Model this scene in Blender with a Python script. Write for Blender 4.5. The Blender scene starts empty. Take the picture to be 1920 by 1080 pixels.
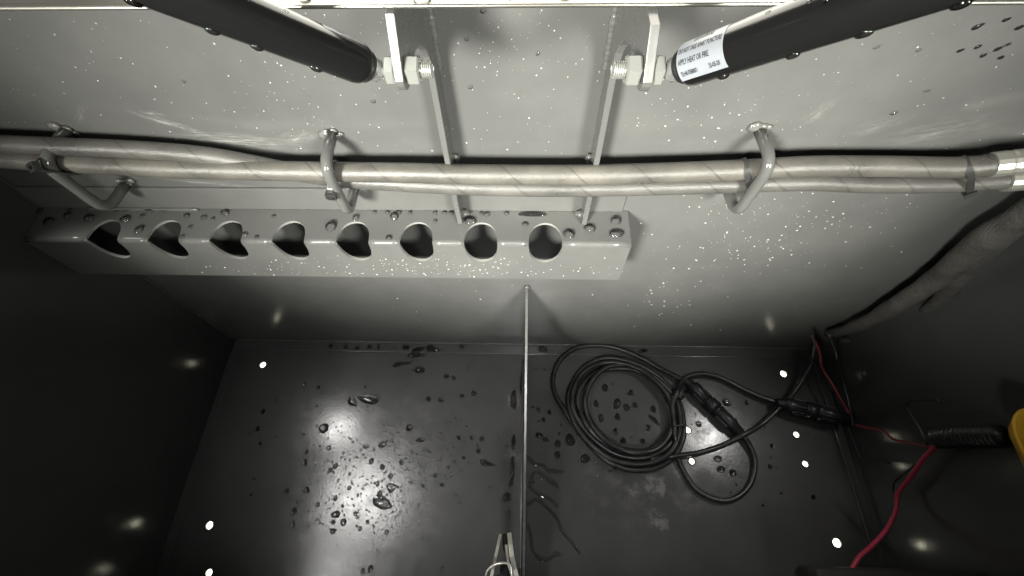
import bpy, bmesh, math, random
from mathutils import Vector, Matrix, noise
random.seed(11)
R = math.radians
S = bpy.context.scene
C = S.collection

# ------------------------------------------------------------------ camera
F_PX, PITCH, YAW, ROLL, CAM_H = 849.0, R(61.08), R(-3.343), R(-2.255), 0.75
fw = Vector((math.sin(YAW)*math.cos(PITCH), math.cos(YAW)*math.cos(PITCH), -math.sin(PITCH)))
r0 = Vector((math.cos(YAW), -math.sin(YAW), 0)); u0 = r0.cross(fw)
rt = r0*math.cos(ROLL) + u0*math.sin(ROLL); up = -r0*math.sin(ROLL) + u0*math.cos(ROLL)
CAM = Vector((0, 0, CAM_H))
cd = bpy.data.cameras.new('camera'); cam = bpy.data.objects.new('camera', cd); C.objects.link(cam)
cd.sensor_fit = 'HORIZONTAL'; cd.sensor_width = 36; cd.lens = F_PX/1920*36; cd.clip_start = 0.01; cd.clip_end = 60
cam.matrix_world = Matrix(((rt.x, up.x, -fw.x, 0), (rt.y, up.y, -fw.y, 0), (rt.z, up.z, -fw.z, CAM_H), (0, 0, 0, 1)))
S.camera = cam
# ------------------------------------------------------------------ world, lamps, exposure
W = bpy.data.worlds.new('World'); S.world = W; W.use_nodes = True
W.node_tree.nodes['Background'].inputs[0].default_value = (0.9, 0.95, 1.0, 1)
W.node_tree.nodes['Background'].inputs[1].default_value = 0.03
S.view_settings.view_transform = 'Standard'; S.view_settings.look = 'None'
S.cycles.max_bounces = 7; S.cycles.diffuse_bounces = 3; S.cycles.glossy_bounces = 4; S.cycles.transmission_bounces = 5; S.cycles.transparent_max_bounces = 8
S.cycles.caustics_refractive = False; S.cycles.caustics_reflective = False; S.cycles.sample_clamp_indirect = 6
S.view_settings.exposure = 0; S.view_settings.gamma = 1
def lamp(name, kind, loc, target, power, col=(1, 1, 1), **kw):
    l = bpy.data.lights.new(name, kind); l.energy = power; l.color = col
    for k, v in kw.items(): setattr(l, k, v)
    o = bpy.data.objects.new(name, l); C.objects.link(o); o.location = loc
    o.rotation_euler = (Vector(target)-Vector(loc)).to_track_quat('-Z', 'Y').to_euler()
    return o
WARM = (1.0, 0.995, 0.905)
# two work lamps behind the camera, one to each side
lamp('work_lamp', 'SPOT', (-0.56, -0.80, 1.02), (0.00, 0.30, 0.41), 272, WARM, spot_size=R(38), spot_blend=1.0, shadow_soft_size=0.15)
lamp('work_lamp', 'SPOT', (0.60, -0.80, 1.02), (0.07, 0.30, 0.41), 154, WARM, spot_size=R(38), spot_blend=1.0, shadow_soft_size=0.16)
# ceiling lamps of the workshop above the open box (mirrored in the wet floor), then one added fill lamp
for (lx, ly, fx, fy, rad, pw) in ((-0.92, 0.19, -.20, .06, 0.16, 0.38), (-1.27, 0.09, -.30, .04, 0.08, 0.13), (-1.02, -0.20, -.24, 0, 0.07, 0.07)):
    lamp('ceiling_or_fill_lamp', 'AREA', (lx, ly, 2.1), (fx, fy, 0), pw, (1, 0.985, 0.95), shape='DISK', size=2*rad, spread=R(34))
lamp('ceiling_or_fill_lamp', 'AREA', (0.0, -0.95, 2.1), (-.08, .18, 0), 0.38, (1, 0.99, 0.97), shape='DISK', size=.24, spread=R(26))  # added fill to brighten the floor, its mirror image kept out of view
# small lights under the rim in the two rear corners
lamp('corner_light', 'AREA', (-.503, .2525, .50), (-.29, .14, 0), 0.05, (1, 0.985, 0.95), shape='DISK', size=.07, spread=R(48))
lamp('corner_light', 'AREA', (.494, .2700, .49), (.28, .15, 0), 0.17, (1, 0.985, 0.95), shape='DISK', size=.085, spread=R(56))
# area light for the unseen bright background beyond the box, skimming over its rim
lamp('background_light', 'AREA', (0.0, 2.6, 1.35), (0, 0.2, 0.7), 170, (1.0, 0.96, 0.84), shape='RECTANGLE', size=3.4, size_y=1.9)

# ------------------------------------------------------------------ pixel -> place in the box
def ray(u, v): return fw + rt*((u-960)/F_PX) + up*((540-v)/F_PX)
def onX(u, v, x): d = ray(u, v); return CAM + d*((x-CAM.x)/d.x)
def onY(u, v, y): d = ray(u, v); return CAM + d*((y-CAM.y)/d.y)
def onZ(u, v, z): d = ray(u, v); return CAM + d*((z-CAM.z)/d.z)
def atd(u, v, t): return CAM + ray(u, v)*t
def inb(u, v, z, x=.492):
    p = onZ(u, v, z); return p if p.x < x else onX(u, v, x)
def depth(p): return (Vector(p)-CAM).dot(fw)

# ------------------------------------------------------------------ materials
def mat(name, col, rough=0.5, metal=0.0, spec=0.5, **kw):
    m = bpy.data.materials.new(name); m.use_nodes = True
    b = m.node_tree.nodes['Principled BSDF']
    b.inputs['Base Color'].default_value = (*col, 1); b.inputs['Roughness'].default_value = rough
    b.inputs['Metallic'].default_value = metal; b.inputs['Specular IOR Level'].default_value = spec
    for k, v in kw.items(): b.inputs[k.replace('_', ' ')].default_value = v
    return m
class NT:
    def __init__(s, m): s.t = m.node_tree; s.b = s.t.nodes['Principled BSDF']
    def n(s, kind, **kw):
        x = s.t.nodes.new(kind)
        for k, v in kw.items():
            if k.startswith('_'): setattr(x, k[1:], v)
            else: x.inputs[k.replace('_', ' ')].default_value = v
        return x
    def l(s, a, b): s.t.links.new(a, b)
    def co(s, scale=(1, 1, 1), loc=(0, 0, 0), rot=(0, 0, 0), out='Object'):
        tc = s.n('ShaderNodeTexCoord'); mp = s.n('ShaderNodeMapping')
        mp.inputs['Scale'].default_value = scale; mp.inputs['Location'].default_value = loc; mp.inputs['Rotation'].default_value = rot
        s.l(tc.outputs[out], mp.inputs[0]); return mp.outputs[0]
    def noise(s, co, scale, detail=4, rough=0.55):
        x = s.n('ShaderNodeTexNoise', Scale=scale, Detail=detail, Roughness=rough); s.l(co, x.inputs['Vector']); return x.outputs['Fac']
    def ramp(s, fac, a, b, ca=(0, 0, 0, 1), cb=(1, 1, 1, 1)):
        x = s.n('ShaderNodeValToRGB'); e = x.color_ramp.elements
        e[0].position = a; e[1].position = b; e[0].color = ca; e[1].color = cb; s.l(fac, x.inputs[0]); return x.outputs[0]
    def math(s, op, a, b=None, clamp=False):
        x = s.n('ShaderNodeMath', _operation=op, _use_clamp=clamp)
        for i, q in enumerate((a, b)):
            if q is None: continue
            if isinstance(q, (int, float)): x.inputs[i].default_value = q
            else: s.l(q, x.inputs[i])
        return x.outputs[0]
    def mix(s, fac, a, b):
        x = s.n('ShaderNodeMix', _data_type='RGBA')
        for key, q in ((0, fac), (6, a), (7, b)):
            if isinstance(q, (int, float)): x.inputs[key].default_value = q
            elif isinstance(q, tuple): x.inputs[key].default_value = q
            else: s.l(q, x.inputs[key])
        return x.outputs[2]
    def bump(s, h, strength, dist=0.001):
        x = s.n('ShaderNodeBump', Strength=strength, Distance=dist); s.l(h, x.inputs['Height'])
        s.l(x.outputs[0], s.b.inputs['Normal']); return x
    def spot(s, co, c, rad):     # soft ball of influence round a place
        x = s.n('ShaderNodeVectorMath', _operation='DISTANCE'); s.l(co, x.inputs[0]); x.inputs[1].default_value = c
        return s.math('SUBTRACT', 1.0, s.math('DIVIDE', x.outputs['Value'], rad), True)

def paint(name, base, rough, peel=0.10, scuffs=(), dusty=(), dust_col=(0.30, 0.29, 0.27, 1)):
    """satin dark grey powder coat: orange peel, faint film of dried water, scuffs and dust at given places"""
    m = mat(name, base, rough); t = NT(m); co = t.co()
    film = t.noise(co, 9, 5, 0.6); fine = t.noise(co, 260, 2); grit = t.noise(co, 60, 4)
    c = t.mix(t.ramp(film, 0.35, 0.75), (base[0]*0.88, base[1]*0.88, base[2]*0.88, 1), (base[0]*1.15, base[1]*1.15, base[2]*1.13, 1))
    rg = t.math('ADD', rough-0.04, t.math('MULTIPLY', t.ramp(grit, 0.3, 0.8), 0.09))
    for (c_, hl, hw, ang, amt, fq) in scuffs:
        mp = t.n('ShaderNodeMapping', _vector_type='TEXTURE'); mp.inputs['Location'].default_value = c_
        mp.inputs['Rotation'].default_value = (0, ang, 0); mp.inputs['Scale'].default_value = (hl, .05, hw)
        tc = t.n('ShaderNodeTexCoord'); t.l(tc.outputs['Object'], mp.inputs[0])
        ln = t.n('ShaderNodeVectorMath', _operation='LENGTH'); t.l(mp.outputs[0], ln.inputs[0])
        st = t.n('ShaderNodeMapping'); st.inputs['Scale'].default_value = (1.6, 1, fq); t.l(mp.outputs[0], st.inputs[0])
        line = t.ramp(t.noise(st.outputs[0], 1.0, 4, 0.7), 0.42, 0.72)
        k = t.math('MULTIPLY', t.math('MULTIPLY', t.math('SUBTRACT', 1.0, ln.outputs['Value'], True), line), amt, True)
        c = t.mix(k, c, (0.36, 0.355, 0.335, 1)); rg = t.math('ADD', rg, t.math('MULTIPLY', k, 0.25))
    for (cx, cy, cz, rad, amt) in dusty:
        d = t.math('MULTIPLY', t.spot(co, (cx, cy, cz), rad), t.ramp(t.noise(co, 34, 7, 0.68), 0.47, 0.63))
        d = t.math('MULTIPLY', d, amt, True)
        c = t.mix(d, c, dust_col); rg = t.math('ADD', rg, t.math('MULTIPLY', d, 0.35))
    t.l(c, t.b.inputs['Base Color']); t.l(rg, t.b.inputs['Roughness'])
    t.bump(fine, peel, 0.0006)
    return m
WX = lambda u, v: tuple(onY(u, v, 0.30))
FX = lambda u, v: tuple(onZ(u, v, 0.0))
sc = []
for (u, v, hl, hw, dg, a, fq) in ((318, 231, 75, 7, 26, 1.0, 1.5), (285, 212, 26, 4, 12, .8, 1), (440, 264, 130, 15, 5, .9, 5), (560, 258, 50, 12, -8, .6, 3), (385, 342, 110, 5, 8, .7, 1.5), (430, 362, 90, 4, 3, .5, 1),
                        (1536, 210, 40, 13, -62, .35, 2), (1650, 236, 60, 16, -20, .25, 3), (1770, 245, 120, 26, -14, .35, 4), (1870, 280, 60, 14, -8, .3, 3), (1345, 365, 45, 9, 55, .25, 2), (150, 215, 40, 6, -40, .35, 2)):
    p_ = onY(u, v, 0.30); k_ = depth(p_)/F_PX; sc.append((tuple(p_), hl*k_, hw*k_*1.5, R(dg), a, fq))
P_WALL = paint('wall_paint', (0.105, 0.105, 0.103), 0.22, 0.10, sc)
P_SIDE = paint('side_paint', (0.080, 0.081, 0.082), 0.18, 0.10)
ds = [(*FX(u, v), rad, a) for (u, v, rad, a) in ((1240, 915, 0.07, 0.35), (1240, 970, 0.02, 0.8), (1170, 900, 0.10, 0.2), (1310, 800, 0.05, 0.35), (1330, 880, 0.07, 0.3), (960, 750, 0.022, 0.5), (962, 850, 0.02, 0.4), (958, 920, 0.02, 0.3), (760, 830, 0.13, 0.12))]
P_FLOOR = paint('floor_paint', (0.085, 0.085, 0.085), 0.20, 0.15, (), ds)
rk = [(*onZ(u, v, 0.3765), rad, a) for (u, v, rad, a) in ((960, 425, 0.03, 0.7), (1105, 428, 0.025, 0.5), (160, 400, 0.03, 0.3))]
P_RACK = paint('rack_paint', (0.110, 0.110, 0.107), 0.22, 0.08, (), rk, (0.30, 0.27, 0.22, 1))
P_STEEL = paint('bracket_paint', (0.108, 0.108, 0.105), 0.26, 0.10)
M_LIT_EDGE = paint('lit_cut_edge', (0.24, 0.235, 0.225), 0.22, 0.12)  # lighter than the rack paint, standing in for light the cut edges catch
M_ROD = paint('rod_paint', (0.105, 0.105, 0.102), 0.13, 0.06)
M_WELD = mat('weld_bead', (0.17, 0.168, 0.16), 0.14, 0.25)
M_ZINC = mat('zinc_plate', (0.58, 0.59, 0.55), 0.24, 0.72)
M_FERR = mat('ferrule_zinc', (0.60, 0.59, 0.53), 0.38, 0.8)
M_CLIP = mat('clip_steel', (0.62, 0.60, 0.54), 0.30, 0.75)
M_CHROME = mat('bright_steel', (0.62, 0.62, 0.62), 0.12, 0.75)
M_LIP = mat('bare_trim', (0.78, 0.76, 0.70), 0.33, 0.85)
t = NT(M_LIP); co = t.co(scale=(2, 60, 60)); t.l(t.ramp(t.noise(co, 12, 4), 0.3, 0.8, (0.20, 0.195, 0.175, 1), (0.34, 0.33, 0.30, 1)), t.b.inputs['Base Color'])
M_TUBE = mat('strut_black', (0.009, 0.009, 0.009), 0.20, 0, 0.35)
t = NT(M_TUBE); t.bump(t.noise(t.co(), 300, 2), 0.06, 0.0005)
M_PLASTIC = mat('black_plastic', (0.016, 0.016, 0.017), 0.38)
M_RUBBER = mat('cable_rubber', (0.020, 0.020, 0.021), 0.33)
t = NT(M_RUBBER); g = t.noise(t.co(), 55, 4); t.l(t.ramp(g, 0.35, 0.75, (0.014, 0.014, 0.015, 1), (0.042, 0.041, 0.040, 1)), t.b.inputs['Base Color'])
t.l(t.ramp(g, 0.3, 0.7, (0.24,)*3+(1,), (0.46,)*3+(1,)), t.b.inputs['Roughness'])
M_TIE = mat('tie_nylon', (0.035, 0.035, 0.035), 0.3)
M_PAPER = mat('label_paper', (0.25, 0.265, 0.29), 0.42)
M_INK = mat('label_ink', (0.02, 0.02, 0.025), 0.6)
M_RED = mat('red_wire', (0.78, 0.08, 0.14), 0.34)
M_DRED = mat('dull_red_wire', (0.32, 0.045, 0.055), 0.42)
M_YELLOW = mat('yellow_plastic', (0.80, 0.43, 0.03), 0.42)
M_BOX = mat('battery_plastic', (0.055, 0.052, 0.046), 0.55); t = NT(M_BOX); t.bump(t.noise(t.co(), 500, 2), 0.3, 0.0006)
M_GROUND = mat('ground_concrete', (0.62, 0.60, 0.53), 0.9)
t = NT(M_GROUND); t.l(t.ramp(t.noise(t.co(), 160, 3), 0.36, 0.52, (0.20, 0.19, 0.16, 1), (0.66, 0.64, 0.56, 1)), t.b.inputs['Base Color'])
# loom sleeve: woven cloth
M_LOOM = mat('loom_cloth', (0.075, 0.072, 0.066), 0.75); t = NT(M_LOOM)
uv = t.co(out='UV', scale=(60, 260, 1)); wr_ = t.noise(t.co(out='UV', scale=(5, 55, 1)), 1.0, 4, .6); t.bump(t.math('ADD', t.math('MULTIPLY', wr_, 2.5), t.noise(uv, 1.0, 2)), 0.7, 0.0025)
t.l(t.ramp(t.noise(t.co(), 38, 4), 0.3, 0.75, (0.034, 0.033, 0.030, 1), (0.095, 0.091, 0.083, 1)), t.b.inputs['Base Color'])
# hose: dusty rubber with the spiral edge of its cloth wrap
def hose_mat(name, c1, c2):
    m = mat(name, c1, 0.5); t = NT(m); co = t.co()
    tc = t.n('ShaderNodeTexCoord'); sp = t.n('ShaderNodeSeparateXYZ'); t.l(tc.outputs['UV'], sp.inputs[0])
    h = t.math('FRACT', t.math('ADD', sp.outputs[0], t.math('MULTIPLY', sp.outputs[1], -1/0.056)))
    seam = t.math('LESS_THAN', h, 0.035)
    gr = t.ramp(t.noise(co, 900, 3, 0.7), 0.35, 0.70); bl = t.ramp(t.noise(co, 17, 4, 0.6), 0.30, 0.70)
    c = t.mix(bl, (*c1, 1), (*c2, 1)); c = t.mix(t.math('MULTIPLY', gr, 0.45), c, (c1[0]*0.55, c1[1]*0.54, c1[2]*0.52, 1))
    t.l(t.mix(t.math('MULTIPLY', seam, 0.6), c, (0.03, 0.028, 0.025, 1)), t.b.inputs['Base Color'])
    hh = t.math('SUBTRACT', t.math('MULTIPLY', h, 0.5), t.math('MULTIPLY', gr, 0.22)); t.bump(hh, 0.55, 0.0009)
    t.l(t.ramp(bl, 0, 1, (0.24,)*3+(1,), (0.44,)*3+(1,)), t.b.inputs['Roughness'])
    return m
M_HOSE1 = hose_mat('hose_dusty', (0.068, 0.065, 0.060), (0.150, 0.140, 0.121))
M_HOSE2 = hose_mat('hose_dark', (0.066, 0.064, 0.061), (0.125, 0.120, 0.110))
# water
def water(name, clear):
    m = bpy.data.materials.new(name); m.use_nodes = True; t = m.node_tree; t.nodes.clear(); N = t.nodes.new
    o = N('ShaderNodeOutputMaterial'); mx = N('ShaderNodeMixShader'); sf = N('ShaderNodeMixShader'); fr = N('ShaderNodeFresnel')
    tr = N('ShaderNodeBsdfTransparent'); rf = N('ShaderNodeBsdfRefraction'); gl = N('ShaderNodeBsdfGlossy')
    rf.inputs['Roughness'].default_value = 0.02; rf.inputs['IOR'].default_value = 1.33; mx.inputs[0].default_value = clear
    gl.inputs['Roughness'].default_value = 0.10; fr.inputs[0].default_value = 1.42
    t.links.new(rf.outputs[0], mx.inputs[1]); t.links.new(tr.outputs[0], mx.inputs[2])
    t.links.new(fr.outputs[0], sf.inputs[0]); t.links.new(mx.outputs[0], sf.inputs[1]); t.links.new(gl.outputs[0], sf.inputs[2]); t.links.new(sf.outputs[0], o.inputs[0])
    return m
M_WATER = water('water', 0.12); M_CLEAR = water('water_clear', 0.94); M_TRAIL = water('water_trail', 0.62)
M_MIST_GLINT = mat('water_mist_glint', (0.34, 0.34, 0.33), 0.16, 0, 0.9)  # pale base colour stands in for the bright glints of tiny drops

# ------------------------------------------------------------------ mesh helpers
BASE = {}
def link(name, me, m, parent=None, base=None):
    me.materials.clear(); me.materials.append(m)
    o = bpy.data.objects.new(name, me); C.objects.link(o)
    if parent is not None:
        b = BASE[parent.name]; me.transform(Matrix.Translation(-b)); o.parent = parent; BASE[o.name] = b
    elif base is not None:
        me.transform(Matrix.Translation(-Vector(base))); o.location = base; BASE[o.name] = Vector(base)
    else: BASE[o.name] = Vector((0, 0, 0))
    return o
def thing(name, label, cat, base, group=None):
    o = bpy.data.objects.new(name, None); C.objects.link(o); o.location = base; o.empty_display_size = 0.02
    BASE[o.name] = Vector(base); return tag(o, label, cat, group)
def tag(o, label, cat, group=None):
    o['label'] = label; o['category'] = cat
    if group: o['group'] = group
    return o
def struct(o): o['kind'] = 'structure'; return o
def mesh(name, vs, fs, smooth=False, uvs=None):
    me = bpy.data.meshes.new(name); me.from_pydata([tuple(v) for v in vs], [], fs)
    if uvs:
        ul = me.uv_layers.new(name='UVMap')
        for p in me.polygons:
            for li, q in zip(p.loop_indices, uvs[p.index]): ul.data[li].uv = q
    if smooth:
        for p in me.polygons: p.use_smooth = True
    me.update(); return me
def spline(pts, n=10, closed=False):
    pts = [Vector(p) for p in pts]; out = []; N = len(pts)
    segs = N if closed else N-1
    for i in range(segs):
        g = lambda k: pts[k % N] if closed else pts[max(0, min(N-1, k))]
        a, b, c, d = g(i-1), g(i), g(i+1), g(i+2)
        for j in range(n):
            s = j/n
            out.append(0.5*((2*b)+(c-a)*s+(2*a-5*b+4*c-d)*s*s+(3*b-a-3*c+d)*s**3))
    if not closed: out.append(pts[-1])
    return out
def frames(pts):
    n = len(pts); T = []
    for i in range(n):
        d = pts[min(i+1, n-1)]-pts[max(i-1, 0)]; T.append(d.normalized())
    a = Vector((0, 0, 1)) if abs(T[0].z) < 0.9 else Vector((1, 0, 0))
    u = (a-T[0]*a.dot(T[0])).normalized(); out = []
    for i in range(n):
        u = (u-T[i]*u.dot(T[i])).normalized(); out.append((T[i], u, T[i].cross(u)))
    return out
def tube_data(pts, rad, seg=12, sq=(1, 1), caps=True):
    fr = frames(pts); vs = []; fs = []; uvs = []; L = 0; Ls = []
    for i, p in enumerate(pts):
        if i: L += (p-pts[i-1]).length
        Ls.append(L); r = rad[i] if isinstance(rad, (list, tuple)) else rad
        _, u, w = fr[i]
        for k in range(seg):
            a = 2*math.pi*k/seg; vs.append(p+u*(r*math.cos(a)*sq[0])+w*(r*math.sin(a)*sq[1]))
    for i in range(len(pts)-1):
        for k in range(seg):
            k2 = (k+1) % seg
            fs.append((i*seg+k, i*seg+k2, (i+1)*seg+k2, (i+1)*seg+k))
            uvs.append(((k/seg, Ls[i]), ((k+1)/seg, Ls[i]), ((k+1)/seg, Ls[i+1]), (k/seg, Ls[i+1])))
    if caps:
        n = len(pts)-1
        fs.append(tuple(range(seg-1, -1, -1))); uvs.append(((0, 0),)*seg)
        fs.append(tuple(n*seg+k for k in range(seg))); uvs.append(((0, 0),)*seg)
    return vs, fs, uvs
def tube(name, pts, rad, m, parent=None, seg=12, sq=(1, 1), base=None):
    vs, fs, uvs = tube_data(pts, rad, seg, sq)
    return link(name, mesh(name, vs, fs, True, uvs), m, parent, base)
def fillet(pts, r, n=6):     # round the corners of a bent rod
    pts = [Vector(p) for p in pts]; out = [pts[0]]
    for i in range(1, len(pts)-1):
        a, b, c = pts[i-1], pts[i], pts[i+1]; d1 = (a-b).normalized(); d2 = (c-b).normalized()
        rr = min(r, (a-b).length*0.45, (c-b).length*0.45); p, q = b+d1*rr, b+d2*rr
        for j in range(n+1):
            s = j/n; out.append(p*(1-s)**2+b*(2*s*(1-s))+q*s*s)
    out.append(pts[-1]); return out
def subdiv(pts, step):
    out = []
    for a, b in zip(pts[:-1], pts[1:]):
        k = max(1, int((b-a).length/step))
        for j in range(k): out.append(a.lerp(b, j/k))
    out.append(pts[-1]); return out
def lathe(name, axis_p, axis_d, prof, m, parent=None, seg=20, base=None, flat=False):
    d = Vector(axis_d).normalized(); a = Vector((0, 0, 1)) if abs(d.z) < 0.9 else Vector((1, 0, 0))
    u = (a-d*a.dot(d)).normalized(); w = d.cross(u); vs = []; fs = []
    for (s, r) in prof:
        for k in range(seg):
            t_ = 2*math.pi*k/seg; vs.append(Vector(axis_p)+d*s+(u*math.cos(t_)+w*math.sin(t_))*max(r, 1e-5))
    for i in range(len(prof)-1):
        for k in range(seg):
            k2 = (k+1) % seg; fs.append((i*seg+k, i*seg+k2, (i+1)*seg+k2, (i+1)*seg+k))
    fs.append(tuple(range(seg-1, -1, -1))); fs.append(tuple((len(prof)-1)*seg+k for k in range(seg)))
    me = mesh(name, vs, fs, not flat)
    if not flat:
        me.polygons[len(fs)-1].use_smooth = False; me.polygons[len(fs)-2].use_smooth = False
    o = link(name, me, m, parent, base)
    return o
def bevel_mesh(bm, w, seg=2):
    bmesh.ops.recalc_face_normals(bm, faces=bm.faces)
    es = [e for e in bm.edges if len(e.link_faces) == 2 and e.calc_face_angle(0) > 0.5]
    bmesh.ops.bevel(bm, geom=es, offset=w, segments=seg, profile=0.5, affect='EDGES')
def box_me(name, x0, x1, y0, y1, z0, z1, bev=0.0, seg=2):
    bm = bmesh.new(); bmesh.ops.create_cube(bm, size=1)
    for v in bm.verts: v.co = Vector((x0+(v.co.x+.5)*(x1-x0), y0+(v.co.y+.5)*(y1-y0), z0+(v.co.z+.5)*(z1-z0)))
    if bev: bevel_mesh(bm, bev, seg)
    bmesh.ops.recalc_face_normals(bm, faces=bm.faces)
    me = bpy.data.meshes.new(name); bm.to_mesh(me); bm.free(); return me
def prism_me(name, prof, axis, a0, a1, bev=0.0):
    """extrude a 2D outline; axis 'x': outline is (y,z)"""
    bm = bmesh.new(); mk = (lambda p, a: (a, p[0], p[1])) if axis == 'x' else (lambda p, a: (p[0], a, p[1]))
    A = [bm.verts.new(mk(p, a0)) for p in prof]; B = [bm.verts.new(mk(p, a1)) for p in prof]
    n = len(prof); bm.faces.new(A); bm.faces.new(list(reversed(B)))
    for i in range(n): bm.faces.new((A[i], B[i], B[(i+1) % n], A[(i+1) % n]))
    bmesh.ops.recalc_face_normals(bm, faces=bm.faces)
    if bev:
        es = [e for e in bm.edges if e.calc_face_angle(0) > 1.2]
        bmesh.ops.bevel(bm, geom=es, offset=bev, segments=2, profile=0.5, affect='EDGES')
    me = bpy.data.meshes.new(name); bm.to_mesh(me); bm.free(); return me
def lump(p, rad, sq=(1, 1, 1), seed=0, amp=0.35):
    bm = bmesh.new(); bmesh.ops.create_icosphere(bm, subdivisions=2, radius=1)
    for v in bm.verts:
        k = 1+amp*noise.noise(v.co*1.7+Vector((seed*3.1, seed, 0))); v.co = Vector((v.co.x*sq[0], v.co.y*sq[1], v.co.z*sq[2]))*(rad*k)+Vector(p)
    vs = [v.co.copy() for v in bm.verts]; bm.verts.index_update(); fs = [tuple(v.index for v in f.verts) for f in bm.faces]; bm.free(); return vs, fs
def join(parts):
    V, Fc = [], []
    for vs, fs in parts:
        o = len(V); V += list(vs); Fc += [tuple(i+o for i in f) for f in fs]
    return V, Fc
def dome(p, nrm, ru, rv, h, udir, wob=0.0, seg=12, rings=4, tail=0.0, seed=0):
    """a bead of water: a flattened cap with an uneven outline, standing on the surface"""
    n = Vector(nrm).normalized(); u = Vector(udir); u = (u-n*u.dot(n)).normalized(); w = n.cross(u); vs = []; fs = []
    rnd = random.Random(seed); ph = [rnd.uniform(0, 6.28) for _ in range(3)]
    for i in range(rings):
        a = (math.pi/2)*i/rings; cr, hh = math.cos(a)**0.75, math.sin(a)
        for k in range(seg):
            t_ = 2*math.pi*k/seg
            q = 1+wob*(0.5*math.sin(2*t_+ph[0])+0.35*math.sin(3*t_+ph[1])+0.2*math.sin(5*t_+ph[2]))
            x = math.cos(t_)*ru*q*cr; y = math.sin(t_)*rv*q*cr
            if tail and math.cos(t_) > 0: x *= 1+tail*math.cos(t_)**4; y *= 1-0.35*min(1, tail)*math.cos(t_)
            vs.append(Vector(p)+u*x+w*y+n*(h*hh))
    vs.append(Vector(p)+n*h)
    for i in range(rings-1):
        for k in range(seg):
            k2 = (k+1) % seg; fs.append((i*seg+k, i*seg+k2, (i+1)*seg+k2, (i+1)*seg+k))
    for k in range(seg): fs.append(((rings-1)*seg+k, (rings-1)*seg+(k+1) % seg, rings*seg))
    return vs, fs

# ------------------------------------------------------------------ the box itself
XL, XR, YB, YF, ZT = -0.520, 0.508, 0.300, -0.30, 0.612
# ground seen through the drain holes, lit from under the box
me = mesh('ground', [(-2, -2, -.26), (2, -2, -.26), (2, 2, -.26), (-2, 2, -.26)], [(0, 1, 2, 3)]); struct(link('ground', me, M_GROUND))
lamp('daylight_under_box', 'AREA', (0, 0.05, -0.05), (0, 0.05, -1), 50, (1.0, 0.99, 0.86), shape='RECTANGLE', size=1.1, size_y=0.7)
HOLES = [(493, 684, 6.2), (393, 985, 7.4), (392, 1074, 7.0), (1469, 701, 6.6), (1493, 815, 6.0), (1510, 870, 6.0), (1569, 1018, 8.4), (1297, 865, 5.6), (1290, 807, 5.6)]
bm = bmesh.new(); edges = []
def loop(pts):
    vv = [bm.verts.new(p) for p in pts]
    for i in range(len(vv)): edges.append(bm.edges.new((vv[i], vv[(i+1) % len(vv)])))
loop([(XL-.002, YF-.002, 0), (XR+.002, YF-.002, 0), (XR+.002, YB+.002, 0), (XL-.002, YB+.002, 0)])
for (u, v, r) in HOLES:
    c = onZ(u, v, 0); rr = r*depth(c)/F_PX*0.98
    loop([(c.x+rr*math.cos(2*math.pi*k/20), c.y+rr*math.sin(2*math.pi*k/20), 0) for k in range(20)])
bmesh.ops.triangle_fill(bm, use_beauty=True, edges=edges)
bmesh.ops.recalc_face_normals(bm, faces=bm.faces)
for f in bm.faces:
    if f.normal.z < 0: f.normal_flip()
me = bpy.data.meshes.new('floor'); bm.to_mesh(me); bm.free()
floor = struct(link('floor', me, P_FLOOR)); sm = floor.modifiers.new('sheet', 'SOLIDIFY'); sm.thickness = 0.003; sm.offset = -1
for (u, v, r) in HOLES:
    c = onZ(u, v, .0002); rr = r*depth(c)/F_PX*1.06
    ring = [Vector((c.x+rr*math.cos(2*math.pi*k/24), c.y+rr*math.sin(2*math.pi*k/24), .0002)) for k in range(25)]
    tube('hole_rim', ring, .0011, P_FLOOR, floor, 6)
# rolled flange of the floor sheet along its edges
def edge_strip(a, b, inward, w, h):
    a, b = Vector(a), Vector(b); i = Vector(inward)*w; n = 40; vs, fs = [], []; prof = [(0, h), (0.80, h), (0.90, h*1.1), (0.95, h*1.0), (0.985, h*.75), (1.0, h*0.4), (1.005, 0.0)]
    for k in range(n+1):
        p = a.lerp(b, k/n); j = noise.noise(p*23)*0.0007
        for (s, z) in prof: vs.append(p+i*s+Vector(inward)*(j if s > .5 else 0)+Vector((0, 0, z)))
    m_ = len(prof)
    for k in range(n):
        for q in range(m_-1): fs.append((k*m_+q, k*m_+q+1, (k+1)*m_+q+1, (k+1)*m_+q))
    return mesh('flange', vs, fs, True)
link('flange', edge_strip((XL+.002, YB-.0005, 0), (XR-.002, YB-.0005, 0), (0, -1, 0), 0.0195, 0.0022), P_FLOOR, floor)
link('flange', edge_strip((XL+.0005, YF, 0), (XL+.0005, YB-.022, 0), (1, 0, 0), 0.0135, 0.0022), P_FLOOR, floor)
link('flange', edge_strip((XR-.0005, YF, 0), (XR-.0005, YB-.022, 0), (-1, 0, 0), 0.0135, 0.0022), P_FLOOR, floor)
def seam(name, pts, rad, parent, m=P_SIDE, seed=0):
    pts = subdiv([Vector(p) for p in pts], 0.004); rr = [rad*(0.75+0.5*abs(noise.noise(p*140+Vector((seed, 0, 0))))) for p in pts]
    return tube(name, pts, rr, m, parent, 7)
wb = struct(link('wall_back', box_me('wall_back', XL, XR, YB, YB+.004, -.003, ZT), P_WALL))
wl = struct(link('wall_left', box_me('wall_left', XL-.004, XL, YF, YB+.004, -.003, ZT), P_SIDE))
wr = struct(link('wall_right', box_me('wall_right', XR, XR+.004, YF, YB+.004, -.003, ZT), P_SIDE))
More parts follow.
